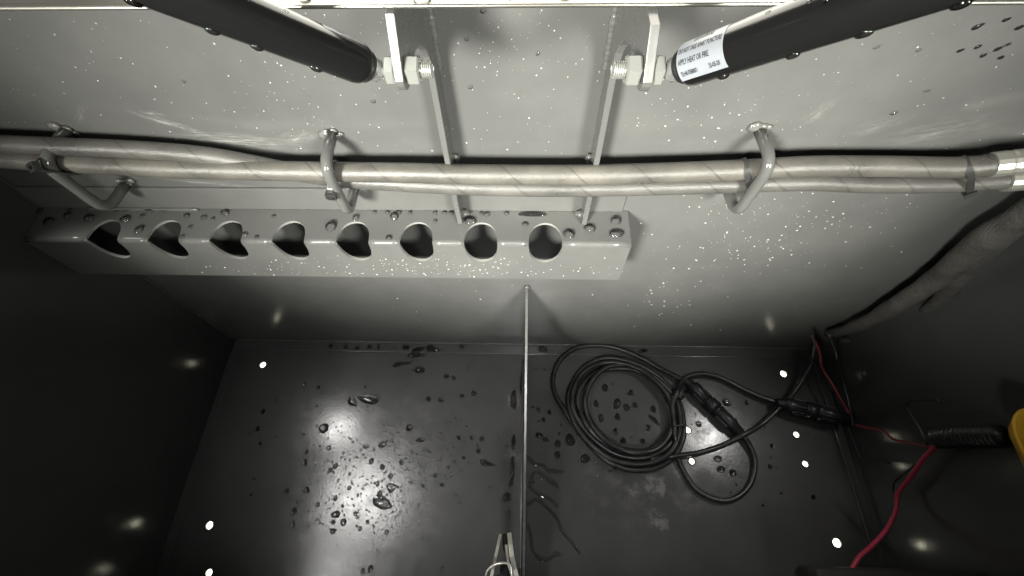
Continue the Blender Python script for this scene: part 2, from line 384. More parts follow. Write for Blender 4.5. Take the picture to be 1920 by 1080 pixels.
wf = struct(link('wall_front', box_me('wall_front', XL-.004, XR+.004, YF-.004, YF, -.003, 0.585), P_SIDE))
seam('weld_seam', [(XL+.001, YB-.001, .004), (XL+.001, YB-.001, ZT-.01)], 0.0022, wb, P_SIDE, 3)
seam('weld_seam', [(XR-.001, YB-.001, .004), (XR-.001, YB-.001, ZT-.01)], 0.0022, wb, P_SIDE, 5)
seam('weld_seam', [(XL+.004, YB-.0008, .0035), (XR-.004, YB-.0012, .0040)], 0.0022, wb, P_WALL, 7)
# folded rim on top of the back wall: bright return flange
LY = 0.222
lz = onY(960, 16.5, LY).z; lz2 = onY(960, 8.5, LY).z
me = box_me('rim_flange', XL-.2, XR+.2, LY, YB+.03, lz, lz2, 0.0008, 2); lip = struct(link('rim_flange', me, M_LIP))

# ------------------------------------------------------------------ divider plate
p0 = onY(988, 537, YB); DX = p0.x
dv = thing('divider_plate', 'thin upright grey steel plate dividing the box floor in two', 'plate', (DX, 0.0, 0.0))
DH = p0.z
bot = onZ(979, 1075, 0.0)
link('plate', prism_me('plate', [(YB-.0003, 0.0015), (YB-.0003, DH), (YB-.012, DH), (0.05, DH*0.52), (-0.10, DH*0.20), (YF+.02, 0.03), (YF+.02, 0.0015)], 'x', DX-.0018, DX+.0018, 0.0004), P_STEEL, dv)
V, Fc = tube_data(subdiv([Vector((DX-.004, YB-.03, .0015)), Vector((DX-.004, YF+.03, .0015))], .006), .0022, 8)[:2]
link('weld_bead', mesh('weld_bead', V, Fc, True), P_FLOOR, dv)
V, Fc = join([lump((DX, YB-.002, DH+.001), .0035, (1.2, .8, 1), 4), lump((DX+.001, YB-.0015, DH-.006), .003, (1, .7, 1.6), 5)])
link('weld_bead', mesh('weld_bead', V, Fc, True), P_STEEL, dv)

# ------------------------------------------------------------------ tube rack with its row of holes
ZR = 0.3765
yb_ = [onZ(u, v, ZR).y for (u, v) in ((300, 451), (600, 456), (1130, 459))]; RY = sum(yb_)/3
RX1 = onZ(1184, 456, ZR).x; RX0 = XL+.004
RB = sum(onY(u, v, RY).z for (u, v) in ((500, 519), (1150, 523)))/2
rack = thing('tube_rack', 'long grey bent steel rack with eight rounded holes on the back wall', 'rack', ((RX0+RX1)/2, YB, RB))
edgesX = [(152, 446, 217, 452), (268, 448, 332, 453), (386, 450, 450, 454), (505, 452, 570, 456), (626, 454, 692, 457), (747, 456, 811, 458), (869, 457, 932, 459), (991, 458, 1055, 460)]
hol = []
for (a, b, c, d) in edgesX:
    xa, xb = onY(a, b, RY).x, onY(c, d, RY).x; hol.append(((xa+xb)/2, (xb-xa)/2))
rmean = sum(h[1] for h in hol)/8
nd = onZ(1022, 418, ZR).y-RY; nf = ZR-onY(1022, 492, RY).z          # notch reach on the top and on the front face
print('rack', RX0, RX1, RY, RB, 'holes r', rmean, 'nd', nd, 'nf', nf, [round(h[0], 4) for h in hol])
xs = [(RX0, None)]; prev = RX0
for (c, r) in hol:
    a, b = c-rmean, c+rmean
    for k in range(1, 4): xs.append((prev+(a-prev)*k/4, None))
    for k in range(17):
        ang = math.pi*(1-k/16); xs.append((c+rmean*math.cos(ang), math.sin(ang)))
    prev = b
for k in range(1, 5): xs.append((prev+(RX1-prev)*k/4, None))
BR = 0.0044; vs, fs, arcf = [], [], []
cols = []
for (x, s) in xs:
    col = []; n1 = 0 if s is None else s**0.72*nd; n2 = 0 if s is None else s**0.72*nf
    top = [(RY+max(BR, n1), ZR), (YB-.0005, ZR)]; frt = [(RY, ZR-max(BR, n2)), (RY, RB)]
    arc = [(RY+BR-BR*math.sin(q), ZR-BR+BR*math.cos(q)) for q in (math.pi/8, math.pi/4, 3*math.pi/8)]
    col = [top[1], top[0]]+arc+[frt[0], frt[1]]
    cols.append((len(vs), s)); vs += [Vector((x, y, z)) for (y, z) in col]
for (a, sa), (b, sb) in zip(cols[:-1], cols[1:]):
    hole = sa is not None and sb is not None
    for q in range(6):
        if hole and 1 <= q <= 4: continue
        fs.append((a+q+1, b+q+1, b+q, a+q)); arcf.append(1 <= q <= 4)
me = mesh('angle_sheet', vs, fs, True)
for p in me.polygons: p.use_smooth = arcf[p.index]
rs = link('angle_sheet', me, P_RACK, rack); rs.data.materials.append(M_LIT_EDGE); sm = rs.modifiers.new('sheet', 'SOLIDIFY'); sm.thickness = 0.003; sm.offset = -1; sm.material_offset_rim = 1
link('end_plate', prism_me('end_plate', [(RY+.0045, RB+.001), (RY+.0045, ZR-.0035), (YB-.001, ZR-.0035), (YB-.001, RB+.028), (YB-.014, RB+.001)], 'x', RX1-.0035, RX1-.0005), P_RACK, rack)
ul = onY(1175, 372, YB-.003)
link('back_strip', box_me('back_strip', RX0, onY(1172, 380, YB-.003).x, YB-.003, YB-.0004, ZR+.0005, onZ(600, 380, ZR).z+.032, .0006), P_RACK, rack)
seam('weld_bead', [(RX0+.05, YB-.004, ZR+.0008), (RX0+.17, YB-.004, ZR+.0008)], .0022, rack, P_RACK, 9)

# ------------------------------------------------------------------ strut brackets
def bracket(side, label):
    if side < 0:
        bx = -.0668; P = lambda u, v: onX(u, v, bx)
        ear = [P(741, 22), P(751, 110), P(757, 140)]; tip = P(772, 164); gus = [P(806, 140), P(819, 205), P(838, 305), P(858, 398)]
    else:
        bx = .0592; P = lambda u, v: onX(u, v, bx)
        ear = [P(1217, 22), P(1214, 110), P(1211, 140)]; tip = P(1200, 164); gus = [P(1158, 140), P(1146, 205), P(1129, 305), P(1107, 398)]
    # outline in (y, z): measured edge of the ear and of the tapering gusset
    nut = onX(774, 131, bx+.006) if side < 0 else onX(1188, 131, bx-.006)
    ye = .207; zt = lz-.0006; er = 0.0098; ey = nut.y; zb = nut.z-.002; ye = ey-er
    prof = [(YB-.0004, zt), (ye+.013, zt)]
    for k in range(9):
        a = math.pi+math.pi*k/8*0.78; prof.append((ey+er*math.cos(a), zb+0.002+er*math.sin(a)))
    py, pz = prof[-1]
    g0 = (.2800, .545)
    for k in range(1, 8):
        s = k/8; prof.append((py+(g0[0]-py)*math.sin(s*math.pi/2), max(pz, .580)+.002*math.sin(math.pi*s)+(g0[1]-max(pz, .580))*(1-math.cos(s*math.pi/2))))
    zend = ZR+.0008
    prof += [g0, (.2795, .535), (.2775, 0.485), (.2775, zend+.03), (.2795, zend), (YB-.0035, zend), (YB-.0035, ZR+.036), (YB-.0004, ZR+.037)]
    th = 0.0024
    br = thing('strut_bracket', label, 'bracket', (bx, YB, zend), 'brackets holding the gas struts')
    link('plate', prism_me('plate', prof, 'x', bx-th, bx+th, .0005), P_STEEL, br)
    wp = [Vector((bx-side*.0030, YB-.0012, .612-.0012*k)) for k in range(62)]
    wv = tube_data(wp, [.0022*(.75+.35*abs(math.sin(k*.9))+.5*abs(noise.noise(p*90))) for k, p in enumerate(wp)], 8)
    lumps = [(wv[0], wv[1])]
    link('weld_bead', mesh('weld_bead', *join(lumps), smooth=True), P_STEEL, br)
    for lp in (lump((bx+(-side)*.0035, YB-.004, 0.452), .004, (1, .9, 1.4), 3), lump((bx+(-side)*.0035, YB-.008, ZR+.003), .0045, (1.2, 1, .8), 6)):
        link('weld_bead', mesh('weld_bead', *lp, smooth=True), P_STEEL, br)
    print('bracket', bx, 'ye', ye, 'zb', zb, [tuple(round(q, 3) for q in p) for p in ear+gus])
    print('hole', ey, zb+.002); return bx, ey, zb+.002, th
BL = bracket(-1, 'grey steel bracket plate at the left gas strut, above fifth hole')
BRT = bracket(1, 'grey steel bracket plate at the right gas strut, above eighth hole')

# ------------------------------------------------------------------ gas struts
def text_mesh(txt, size):
    cu = bpy.data.curves.new('t', 'FONT'); cu.body = txt; cu.size = size; cu.resolution_u = 2; cu.offset = size*0.028
    o = bpy.data.objects.new('t', cu); C.objects.link(o); bpy.context.view_layer.update()
    me = bpy.data.meshes.new_from_object(o.evaluated_get(bpy.context.evaluated_depsgraph_get()))
    bpy.data.objects.remove(o); bpy.data.curves.remove(cu)
    bm = bmesh.new(); bm.from_mesh(me); bmesh.ops.triangulate(bm, faces=bm.faces)
    bmesh.ops.subdivide_edges(bm, edges=[e for e in bm.edges if e.calc_length() > size*.3], cuts=1); bm.to_mesh(me); bm.free()
    return me
def strut(side, label, near_px, far_px):
    bx, ey, ez, th = BL if side < 0 else BRT
    hole = Vector((bx, ey, ez)); ox = Vector((side, 0, 0))
    root = thing('gas_strut', label, 'gas strut', hole, 'gas struts at the lid')
    ball = hole+ox*.0125
    A = ball+Vector((side*.002, -.001, .001))
    Fp = atd(*far_px); d = (Fp-A).normalized()
    RT = 0.0100; s0 = 0.0050; L = (Fp-A).length+.30
    # tube with rounded crimped end
    lathe('tube', A+d*s0, d, [(0, RT*.72), (.0012, RT*.86), (.003, RT*.96), (.0055, RT), (L, RT)], M_TUBE, root, 32)
    so = lathe('ball_socket', A-d*.004, d, [(0, .0042), (.0015, .0056), (.007, .0066), (.009, .0066), (.0115, .0056)], M_CHROME, root, 18)
    lathe('clip_ring', A+d*.0032, d, [(0, .0074), (.001, .0080), (.002, .0080), (.0034, .0074)], M_PLASTIC, root, 20)
    # ball stud through the bracket ear, hex flange, washer, nut, thread
    lathe('stud', hole-ox*.0165, ox, [(0, .0030), (.0008, .0038), (.0275, .0038), (.028, .0034), (.0290, .0048), (.031, .0048), (.032, .0040)], M_ZINC, root, 16)
    lathe('hex_collar', hole+ox*(th+.0004), ox, [(0, .0066), (.0006, .0073), (.0048, .0073), (.0054, .0066)], M_ZINC, root, 6, flat=True)
    lathe('nut', hole-ox*(th+.0078), ox, [(0, .0066), (.0008, .0076), (.0062, .0076), (.0072, .0068)], M_ZINC, root, 6, flat=True)
    V = []; 
    hp = []
    for k in range(6*14+1):
        a = 2*math.pi*k/14; hp.append(hole-ox*(th+.0078+.00105*k/14)+Vector((0, math.cos(a), math.sin(a)))*.0039)
    tube('thread', hp, .00048, M_ZINC, root, 6)
    # paper label wrapped round the tube
    e1 = (CAM-(A+d*.04)); e1 = (e1-d*e1.dot(d)).normalized(); e2 = d.cross(e1)
    if e2.z < 0: e2 = -e2
    Rl = RT+.00012; s1 = s0+.0036; s2 = s0+.0275
    ph0, ph1 = (R(-38), R(120)) if side > 0 else (R(62), R(190))
    vs, fs = [], []; n, mlen = 28, 10
    for i in range(n+1):
        a = ph0+(ph1-ph0)*i/n
        for j in range(mlen+1): vs.append(A+d*(s1+(s2-s1)*j/mlen)+(e1*math.cos(a)+e2*math.sin(a))*Rl)
    for i in range(n):
        for j in range(mlen): q = i*(mlen+1)+j; fs.append((q, q+1, q+mlen+2, q+mlen+1))
    lab = link('label', mesh('label', vs, fs, True), M_PAPER, root); lab['label'] = 'white paper warning label with black print' if side > 0 else 'white paper label on the far side of the tube'
    def write(txt, size, s, phi, squeeze=1.0):
        me = text_mesh(txt, size)
        for v in me.vertices:
            ss = s+v.co.x*squeeze; a = phi+v.co.y/Rl
            v.co = A+d*ss+(e1*math.cos(a)+e2*math.sin(a))*(Rl+.00012)
        link('lettering', me, M_INK, lab)
    if side > 0:
        write('(JLN-350N)', .0034, s1+.0075, R(62), .60)
        write('DO NOT TAKE APART PUNCTURE', .0034, s1+.0008, R(34), .42)
        write('APPLY HEAT OR FIRE.', .0034, s1+.0010, R(5), .50)
        write('TEL:+86 0758808071', .0030, s1+.0014, R(-24), .34)
        write('25-05-20', .0030, s1+.0160, R(-24), .50)
    else:
        write('350N', .0034, s1+.012, R(78), .6)
    print('strut', side, 'ball', ball, 'far', Fp, 'd', d)
    return A, d, RT, e1, e2
SL = strut(-1, 'black gas strut running up to the left from the left bracket', None, (400, 8, 0.180))
SR = strut(1, 'black gas strut with white printed label, running up to the right', None, (1600, 13, 0.160))

# ------------------------------------------------------------------ rod loops that carry the hoses
LOOPS = []
def rod_loop(label, wt, bt, bb, wbm):
    A = onY(*wt, YB-.002); D = onY(*wbm, YB-.002)
    B = onZ(*bt, A.z); Cc = onZ(*bb, D.z); B.y = min(B.y, .2625); Cc.y = min(Cc.y, .2645)
    print('loop', [tuple(round(q, 3) for q in p) for p in (A, B, Cc, D)])
    o = thing('hose_hanger', label, 'hanger', (A.x, YB, D.z), 'bent rod hangers on the back wall')
    tube('rod', fillet([A+Vector((0, .004, 0)), B, Cc, D+Vector((0, .004, 0))], .016, 8), .0048, M_ROD, o, 14)
    for q, P in enumerate((A, D)):
        ls = [lump(P+Vector((random.uniform(-.0075, .0075), .0006, random.uniform(-.0035, .005))), random.uniform(.0018, .0042), (1.4, .6, 1), q*7+k+int(wt[0])) for k in range(9)]
        link('weld_bead', mesh('weld_bead', *join(ls), smooth=True), M_WELD, o)
    LOOPS.append((A, B, Cc, D))
rod_loop('bent grey rod hanger furthest left, over the first hole', (126, 246), (86, 288), (205, 388), (236, 346))
rod_loop('bent grey rod hanger above the fifth hole', (622, 252), (608, 312), (654, 402), (664, 352))
rod_loop('bent grey rod hanger right of the rack', (1424, 246), (1448, 306), (1380, 402), (1362, 350))

# ------------------------------------------------------------------ hoses
def hose(name, label, pts, rad, m, cat='hose'):
    P = [onY(u, v, y) for (u, v, y) in pts]; P = spline(P, 9)
    o = thing(name, label, cat, P[len(P)//2]); tube('hose_body', P, rad, m, o, 20)
    return o, P
H1, HP1 = hose('hydraulic_hose', 'thicker dusty grey wrapped hose, upper one on the right half', [(-160, 284, 0.2765), (0, 296, 0.2765), (120, 305, 0.2765), (300, 314, 0.2765), (460, 319, 0.2765), (610, 322, 0.2765), (760, 324, 0.2745), (900, 327, 0.2745), (1060, 328, 0.2745), (1220, 325, 0.2745), (1400, 318, 0.2765), (1520, 312, 0.2765), (1660, 312, 0.2765), (1790, 314, 0.2745), (1868, 308, 0.2725)], .0087, M_HOSE1)
H2, HP2 = hose('hydraulic_hose', 'thinner grey wrapped hose passing under the thicker one towards the right', [(-160, 262, 0.2790), (0, 270, 0.2790), (120, 275, 0.2800), (260, 281, 0.2825), (380, 291, 0.2825), (470, 306, 0.2825), (560, 324, 0.2770), (640, 336, 0.2815), (760, 344, 0.2795), (900, 351, 0.2775), (1060, 353, 0.2765), (1240, 350, 0.2765), (1400, 345, 0.2785), (1520, 342, 0.2785), (1640, 346, 0.2785), (1780, 345, 0.2775), (1893, 337, 0.2765)], .0076, M_HOSE2)
for (H, HP, px) in ((H1, HP1, 0), (H2, HP2, 1)):
    e = HP[-1]; d = (HP[-1]-HP[-4]).normalized(); r = .0099
    fer = lathe('ferrule', e-d*.004, d, [(0, .0080), (.0006, r), (.010, r*1.02), (.012, r*.97), (.014, r*1.02), (.026, r*1.02), (.028, r*.97), (.030, r*1.02), (.075, r*1.0)], M_FERR, H, 16, flat=True)
    if px:
        e1 = (CAM-e); e1 = (e1-d*e1.dot(d)).normalized(); e2 = d.cross(e1)
        if e2.z < 0: e2 = -e2
        arrow = [(-.004, 0), (-.0018, .0014), (-.0018, .0006), (.0018, .0006), (.0018, .0014), (.004, 0), (.0018, -.0014), (.0018, -.0006), (-.0018, -.0006), (-.0018, -.0014)]
        vs = [e+d*(.009+x)+e2*y+e1*(r*1.02+.0002) for (x, y) in arrow]
        link('stamped_arrow', mesh('stamped_arrow', vs, [tuple(range(10))]), M_INK, fer)

# ------------------------------------------------------------------ cable ties
def ring_tie(label, cs, axis, w, extra, head_at, group='cable ties on the hoses'):
    """a flat band round the outline of the hoses (hull of circles), with its square lock"""
    ax = Vector(axis).normalized(); c0 = sum((Vector(c) for c, _ in cs), Vector())/len(cs)
    a = Vector((0, 0, 1)); u = (a-ax*a.dot(ax)).normalized(); wv = ax.cross(u); pts = []
    for k in range(36):
        t_ = 2*math.pi*k/36; dv_ = u*math.cos(t_)+wv*math.sin(t_)
        best = max((((Vector(c)-c0)-ax*(Vector(c)-c0).dot(ax)).dot(dv_)+r+extra) for c, r in cs); pts.append((dv_, best))
    # support function -> hull points
    H_ = []
    for k in range(36):
        dv_, h = pts[k]; dn, hn = pts[(k+1) % 36]; s, c = math.sin(2*math.pi/36), math.cos(2*math.pi/36)
        perp = ax.cross(dv_); lam = (hn-h*c)/s; H_.append(c0+dv_*h+perp*lam)
    o = thing('cable_tie', label, 'cable tie', c0, group); vs, fs = [], []
    for p in H_:
        n = (p-c0).normalized()
        for (q, e) in ((-w/2, 0), (w/2, 0), (w/2, .0011), (-w/2, .0011)): vs.append(p+ax*q+n*e)
    for k in range(36):
        k2 = (k+1) % 36
        for q in range(4): q2 = (q+1) % 4; fs.append((k*4+q, k*4+q2, k2*4+q2, k2*4+q))
    link('band', mesh('band', vs, fs), M_TIE, o)
    hp = min(H_, key=lambda p: (p-Vector(head_at)).length); n = (hp-c0).normalized(); b = ax.cross(n)
    hw, hh, hd = w*.72, .0034, .0046
    def blk(c, s1, s2, s3):
        vs = [c+ax*(s1*i)+b*(s2*j)+n*(s3*k) for i in (-1, 1) for j in (-1, 1) for k in (-1, 1)]
        return vs, [(0, 1, 3, 2), (4, 6, 7, 5), (0, 4, 5, 1), (2, 3, 7, 6), (0, 2, 6, 4), (1, 5, 7, 3)]
    hd_ = link('lock', mesh('lock', *join([blk(hp+n*.0022+b*.0026, hw, .0010, .0026), blk(hp+n*.0022-b*.0026, hw, .0010, .0026), blk(hp+n*.0022+ax*hw, .0009, .0034, .0026), blk(hp+n*.0022-ax*hw, .0009, .0034, .0026), blk(hp+n*.0012, hw*.8, .0024, .0012)])), M_TIE, o)
    link('tail', mesh('tail', *blk(hp+n*.0055-b*.0004, w*.42, .0006, .0015)), M_TIE, hd_)
def near(HP, x): return min(HP, key=lambda p: abs(p.x-x))
def tie_at(top, bot, label, extra_rod=None, w=.0048):
    Pt, Pb = onY(*top, .266), onY(*bot, .266); ax = (Pb-Pt).cross(Vector((0, 1, 0))).normalized()
    if ax.x < 0: ax = -ax
    xm = (Pt.x+Pb.x)/2; c1 = near(HP1, xm+(Pt.x-xm)*.4); c2 = near(HP2, xm+(Pb.x-xm)*.4)
    cs = [(tuple(c1), .0087), (tuple(c2), .0076)]
    if extra_rod: cs.append((extra_rod, .0048))
    ring_tie(label, cs, ax, w, .0004, Pb)
tie_at((1828, 290), (1834, 372), 'dark cable tie round both hoses beside their silver ferrules')
tie_at((1411, 300), (1420, 366), 'dark cable tie round both hoses at the hanger right of the rack')
B2 = LOOPS[1]; rp = B2[1].lerp(B2[2], .40)
tie_at((604, 306), (618, 352), 'dark cable tie at the hanger above the fifth hole', tuple(rp))
B1 = LOOPS[0]; rp = B1[1].lerp(B1[2], .06)
c1 = near(HP1, onY(84, 300, .26).x)
ring_tie('dark cable tie with square lock at the leftmost hanger', [((c1.x, c1.y, c1.z), .0087), (tuple(rp), .0048)], (1, 0, .5), .0048, .0004, onY(58, 292, .24))

# ------------------------------------------------------------------ coiled cable with plugs
Z6 = lambda x, y, z=.005: onZ(960+x/2.16, 580+y/2.16, z)
coil = thing('coiled_cable', 'coil of black cable with inline plug lying on the right half of the floor', 'cable', Z6(470, 420, 0))
RC = .0043
def wig(p, a, sd): return p+Vector((noise.noise(p*9+Vector((sd, 0, 0))), noise.noise(p*9+Vector((0, sd, 5))), 0))*a
path = [Z6(720, 300, .012), Z6(655, 268, .009), Z6(600, 240), Z6(520, 195), Z6(420, 156), Z6(330, 146), Z6(258, 157), Z6(195, 205), Z6(166, 275), Z6(175, 345), Z6(218, 420, .010)]
turns = [
 [(262, 485), (325, 562), (405, 626), (492, 652), (582, 642), (652, 600), (690, 530), (694, 450), (676, 370), (620, 300), (540, 238), (455, 205), (375, 197), (295, 232), (245, 300), (228, 370)],
 [(252, 460), (312, 540), (392, 600), (482, 622), (572, 615), (640, 578), (676, 512), (684, 440), (662, 362), (606, 300), (530, 250), (440, 216), (355, 218), (286, 258), (250, 320), (244, 390)],
 [(276, 462), (336, 530), (410, 580), (490, 600), (565, 592), (628, 556), (664, 492), (668, 420), (640, 350), (580, 290), (505, 248), (430, 240), (350, 252), (300, 290), (268, 345), (272, 405)],
 [(305, 470), (352, 524), (420, 562), (496, 578), (560, 570), (612, 536), (648, 478), (655, 410), (628, 345), (570, 280), (500, 236), (430, 226), (365, 246), (318, 300), (298, 360), (305, 420)],
 [(335, 482), (385, 536), (455, 574), (525, 584), (590, 566), (636, 515), (656, 440), (650, 385), (672, 330)]]
zs = [.005, .010, .006, .013, .017]
for q, tr in enumerate(turns):
    for k, (x, y) in enumerate(tr): path.append(wig(Z6(x, y, zs[q]+.0035*math.sin(k*1.3+q)+.0035), .0016, q*3.3))
path += [Z6(684, 300, .014), Z6(714, 272, .012), Z6(775, 262, .010), Z6(850, 280, .008), Z6(930, 320, .008), Z6(1000, 352, .010), Z6(1076, 377, .014)]
tube('cord', spline(path, 7), RC, M_RUBBER, coil, 10)
path = [Z6(915, 492, .013), Z6(950, 530, .010), Z6(982, 605, .006), Z6(972, 690), Z6(930, 748), Z6(868, 775), Z6(800, 762), Z6(735, 718), Z6(692, 650), Z6(668, 585, .008), Z6(660, 510, .020), Z6(652, 430, .020), Z6(640, 372, .018)]
tube('cord', spline(path, 9), RC, M_RUBBER, coil, 10)
path = [Z6(560, 606, .012), Z6(630, 600, .014), Z6(690, 591, .010), Z6(760, 580), Z6(850, 551), Z6(930, 512, .018), Z6(1010, 466, .016), Z6(1080, 402, .020), Z6(1140, 338, .020), Z6(1190, 262, .03), Z6(1222, 196, .05), Z6(1232, 140, .08)]
tube('cord', spline(path, 9), RC*.95, M_RUBBER, coil, 10)
def plug(p0, p1, r):
    d = (p1-p0); L = d.length; d.normalize()
    o = lathe('connector', p0, d, [(0, r*.5), (.004, r*.62), (L*.12, r*.66), (L*.13, r*.92), (L*.20, r), (L*.40, r), (L*.405, r*.86), (L*.425, r*.86), (L*.43, r*1.06), (L*.56, r*1.06), (L*.565, r*.86), (L*.585, r*.86), (L*.59, r), (L*.83, r*.98), (L*.86, r*.8), (L*.97, r*.72), (L, r*.5)], M_PLASTIC, coil, 22)
    up_ = Vector((0, 0, 1)); sd = d.cross(up_).normalized(); upn = sd.cross(d)
    for k in range(14):
        a = 2*math.pi*k/14; nrm = sd*math.cos(a)+upn*math.sin(a); tn = d.cross(nrm)
        for (s0, s1, rr) in ((.22, .38, r), (.62, .80, r*.99)):
            A_, B_ = p0+d*(L*s0), p0+d*(L*s1); vs = []
            for q in (A_, B_):
                for (w_, h_) in ((-.0011, -.0002), (-.0007, .0008), (.0007, .0008), (.0011, -.0002)): vs.append(q+tn*w_+nrm*(rr+h_))
            link('grip_rib', mesh('grip_rib', vs, [(0, 1, 5, 4), (1, 2, 6, 5), (2, 3, 7, 6), (0, 3, 2, 1), (4, 5, 6, 7)]), M_PLASTIC, o)
    return o
plug(Z6(700, 284, .012), Z6(930, 508, .012), .0118)['label'] = 'ribbed black inline connector beside the coil'
plug(Z6(1070, 376, .022), Z6(1362, 446, .030), .0118)['label'] = 'ribbed black connector pointing at the right wall'
def coil_tie(x, y, w):
    c = Z6(x, y, .012); d = (Z6(x+w, y-2, .012)-Z6(x-w, y+2, .012)); L = d.length/2; d.normalize(); up_ = Vector((0, 0, 1)); pts = []
    for k in range(25):
        a = 2*math.pi*k/24; pts.append(c+d*(math.copysign(abs(math.cos(a))**.6, math.cos(a))*L)+up_*(math.copysign(abs(math.sin(a))**.6, math.sin(a))*.0145))
    tube('tie', pts, .0016, M_TIE, coil, 8, (1, 1))
coil_tie(660, 362, 30); coil_tie(668, 478, 32)

# ------------------------------------------------------------------ loom sleeve, wires on the right
lm = thing('wiring_loom', 'grey cloth wiring sleeve hanging down the right rear corner', 'loom', (XR-.03, YB-.04, .08))
def loom(pts, rad, sq):
    P = spline([Vector(p) for p in pts], 10); rr = []
    for i in range(len(P)):
        s = i/(len(P)-1)*(len(rad)-1); k = min(int(s), len(rad)-2); rr.append((rad[k]+(rad[k+1]-rad[k])*(s-k))*(1.15+.22*noise.noise(P[i]*42)))
    tube('sleeve', P, rr, M_LOOM, lm, 18, sq)
def cor(u, v, off): return onY(u, v, YB-off)
loom([cor(1556, 626, .012), cor(1600, 614, .020), cor(1672, 578, .025), cor(1760, 520, .028), cor(1850, 450, .030), cor(1960, 380, .030), cor(2080, 290, .03)], [.006, .009, .0115, .013, .014, .015, .015], (1.0, .8))
loom([cor(1575, 638, .014), cor(1640, 634, .022), cor(1710, 604, .030), cor(1765, 560, .034), cor(1815, 500, .034), cor(1880, 440, .032)], [.004, .0075, .0085, .0085, .009, .009], (1.0, .8))
tie_s = cor(1560, 626, .014)
link('tape_end', mesh('tape_end', *lump(tie_s, .009, (1.2, .9, .7), 2, .2), smooth=True), M_PLASTIC, lm)
def wire(name, label, pts, rad, m, cat='wire', group=None, n=8):
    P = spline([Vector(p) for p in pts], n); o = tube(name, P, rad, m, None, 10, base=P[0]); return tag(o, label, cat, group)
wire('thin_red_wire', 'thin red wire dropping from the loom to the right connector', [cor(1522, 628, .02), cor(1533, 650, .03), cor(1539, 668, .04), onZ(1541, 688, .05), onZ(1560, 720, .05), onZ(1578, 752, .045), onZ(1592, 775, .042)], .0016, M_DRED)
wire('thin_black_wire', 'thin black wire twisted beside the thin red wire', [cor(1524, 628, .022), cor(1530, 652, .03), cor(1537, 672, .04), onZ(1544, 694, .046), onZ(1556, 722, .046), onZ(1573, 754, .041), onZ(1588, 778, .038)], .0015, M_RUBBER)
wire('dull_red_wire', 'dull red wire running from the right connector to the dark corner', [inb(1606, 797, .03), inb(1630, 803, .03), inb(1656, 808, .034), inb(1672, 822, .038), inb(1700, 830, .045), inb(1745, 838, .055)], .0017, M_DRED)
wire('bright_red_wire', 'bright thick red wire curving down into the black battery box', [inb(1775, 812, .075), inb(1752, 838, .085), inb(1730, 862, .09), inb(1706, 896, .09), inb(1684, 925, .088), inb(1680, 956, .085), inb(1664, 990, .085), inb(1636, 1022, .088), inb(1610, 1046, .092), inb(1592, 1078, .095)], .0027, M_RED)
wire('black_lead', 'thin black lead beside the bright red wire', [inb(1742, 842, .07), inb(1715, 872, .06), inb(1690, 892, .05), inb(1676, 905, .045), inb(1674, 920, .04)], .0012, M_RUBBER)
wire('black_lead', 'bent black lead under the right connector', [inb(1590, 800, .02), inb(1602, 830, .02), inb(1612, 855, .02), inb(1622, 862, .021), inb(1668, 868, .022)], .0014, M_RUBBER)
wire('black_lead', 'thin black lead rising behind the connector in the right corner', [inb(1740, 838, .05), inb(1722, 800, .06), inb(1700, 760, .07), inb(1712, 752, .075), inb(1760, 750, .08)], .0018, M_RUBBER)
wire('black_lead', 'thin black lead hanging from the loom along the right wall', [cor(1556, 632, .02), cor(1570, 670, .05), inb(1580, 710, .06), inb(1592, 760, .03), inb(1600, 800, .012)], .0016, M_RUBBER)
# corrugated conduit in the dark corner
P = subdiv([inb(1758, 822, .06), inb(1800, 818, .07), inb(1880, 818, .085)], .0006)
cc = tube('corrugated_conduit', P, [.011*(1+.10*math.sin(i*.0006/.0055*6.283)) for i in range(len(P))], M_PLASTIC, None, 18, base=P[0]); tag(cc, 'black corrugated conduit in the dark right corner', 'conduit')
# yellow housing at the right edge, black battery box at the bottom edge
def rounded_box(name, c, sx, sy, sz, bev, rotz, m, label, cat):
    me = box_me(name, -sx, sx, -sy, sy, 0, 2*sz, bev, 5)
    for p in me.polygons: p.use_smooth = True
    o = link(name, me, m); o.location = c; o.rotation_euler.z = rotz; o['label'] = label; o['category'] = cat; return o
yo = thing('yellow_housing', 'yellow plastic housing with a rounded corner at the right edge', 'housing', (XR-.03, .06, 0.0))
def place_px(u, v, z): return onZ(u, v, z)
ZY = .312; q1 = onZ(1893, 796, ZY); yr = .0075
# outline of the cap seen from above: a slanted rounded block against the right wall
cy = [onZ(*q, ZY) for q in ((1897, 790), (1901, 775), (1909, 766), (1920, 762), (1990, 748), (2060, 860), (1964, 945), (1922, 854), (1903, 815))]
bm = bmesh.new(); top = [bm.verts.new((p.x, p.y, ZY)) for p in cy]; cyc = sum(cy, Vector())/len(cy)
lo = [bm.verts.new((cyc.x+(p.x-cyc.x)*.55, cyc.y+(p.y-cyc.y)*.55, ZY-.014)) for p in cy]
bm.faces.new(top); bm.faces.new(list(reversed(lo)))
for k in range(len(cy)): bm.faces.new((top[k], lo[k], lo[(k+1) % len(cy)], top[(k+1) % len(cy)]))
bmesh.ops.recalc_face_normals(bm, faces=bm.faces)
bmesh.ops.bevel(bm, geom=[e for e in bm.edges if all(abs(v.co.z-ZY) < 1e-6 for v in e.verts)], offset=.003, segments=4, profile=.5, affect='EDGES')
me = bpy.data.meshes.new('cap'); bm.to_mesh(me); bm.free()
for p in me.polygons: p.use_smooth = True
link('cap', me, M_YELLOW, yo)
link('foot', box_me('foot', XR-.014, XR-.0005, cyc.y-.012, cyc.y+.012, ZY-.045, ZY-.015, .002), M_PLASTIC, yo)
print('yellow', [tuple(round(q, 3) for q in p) for p in cy])
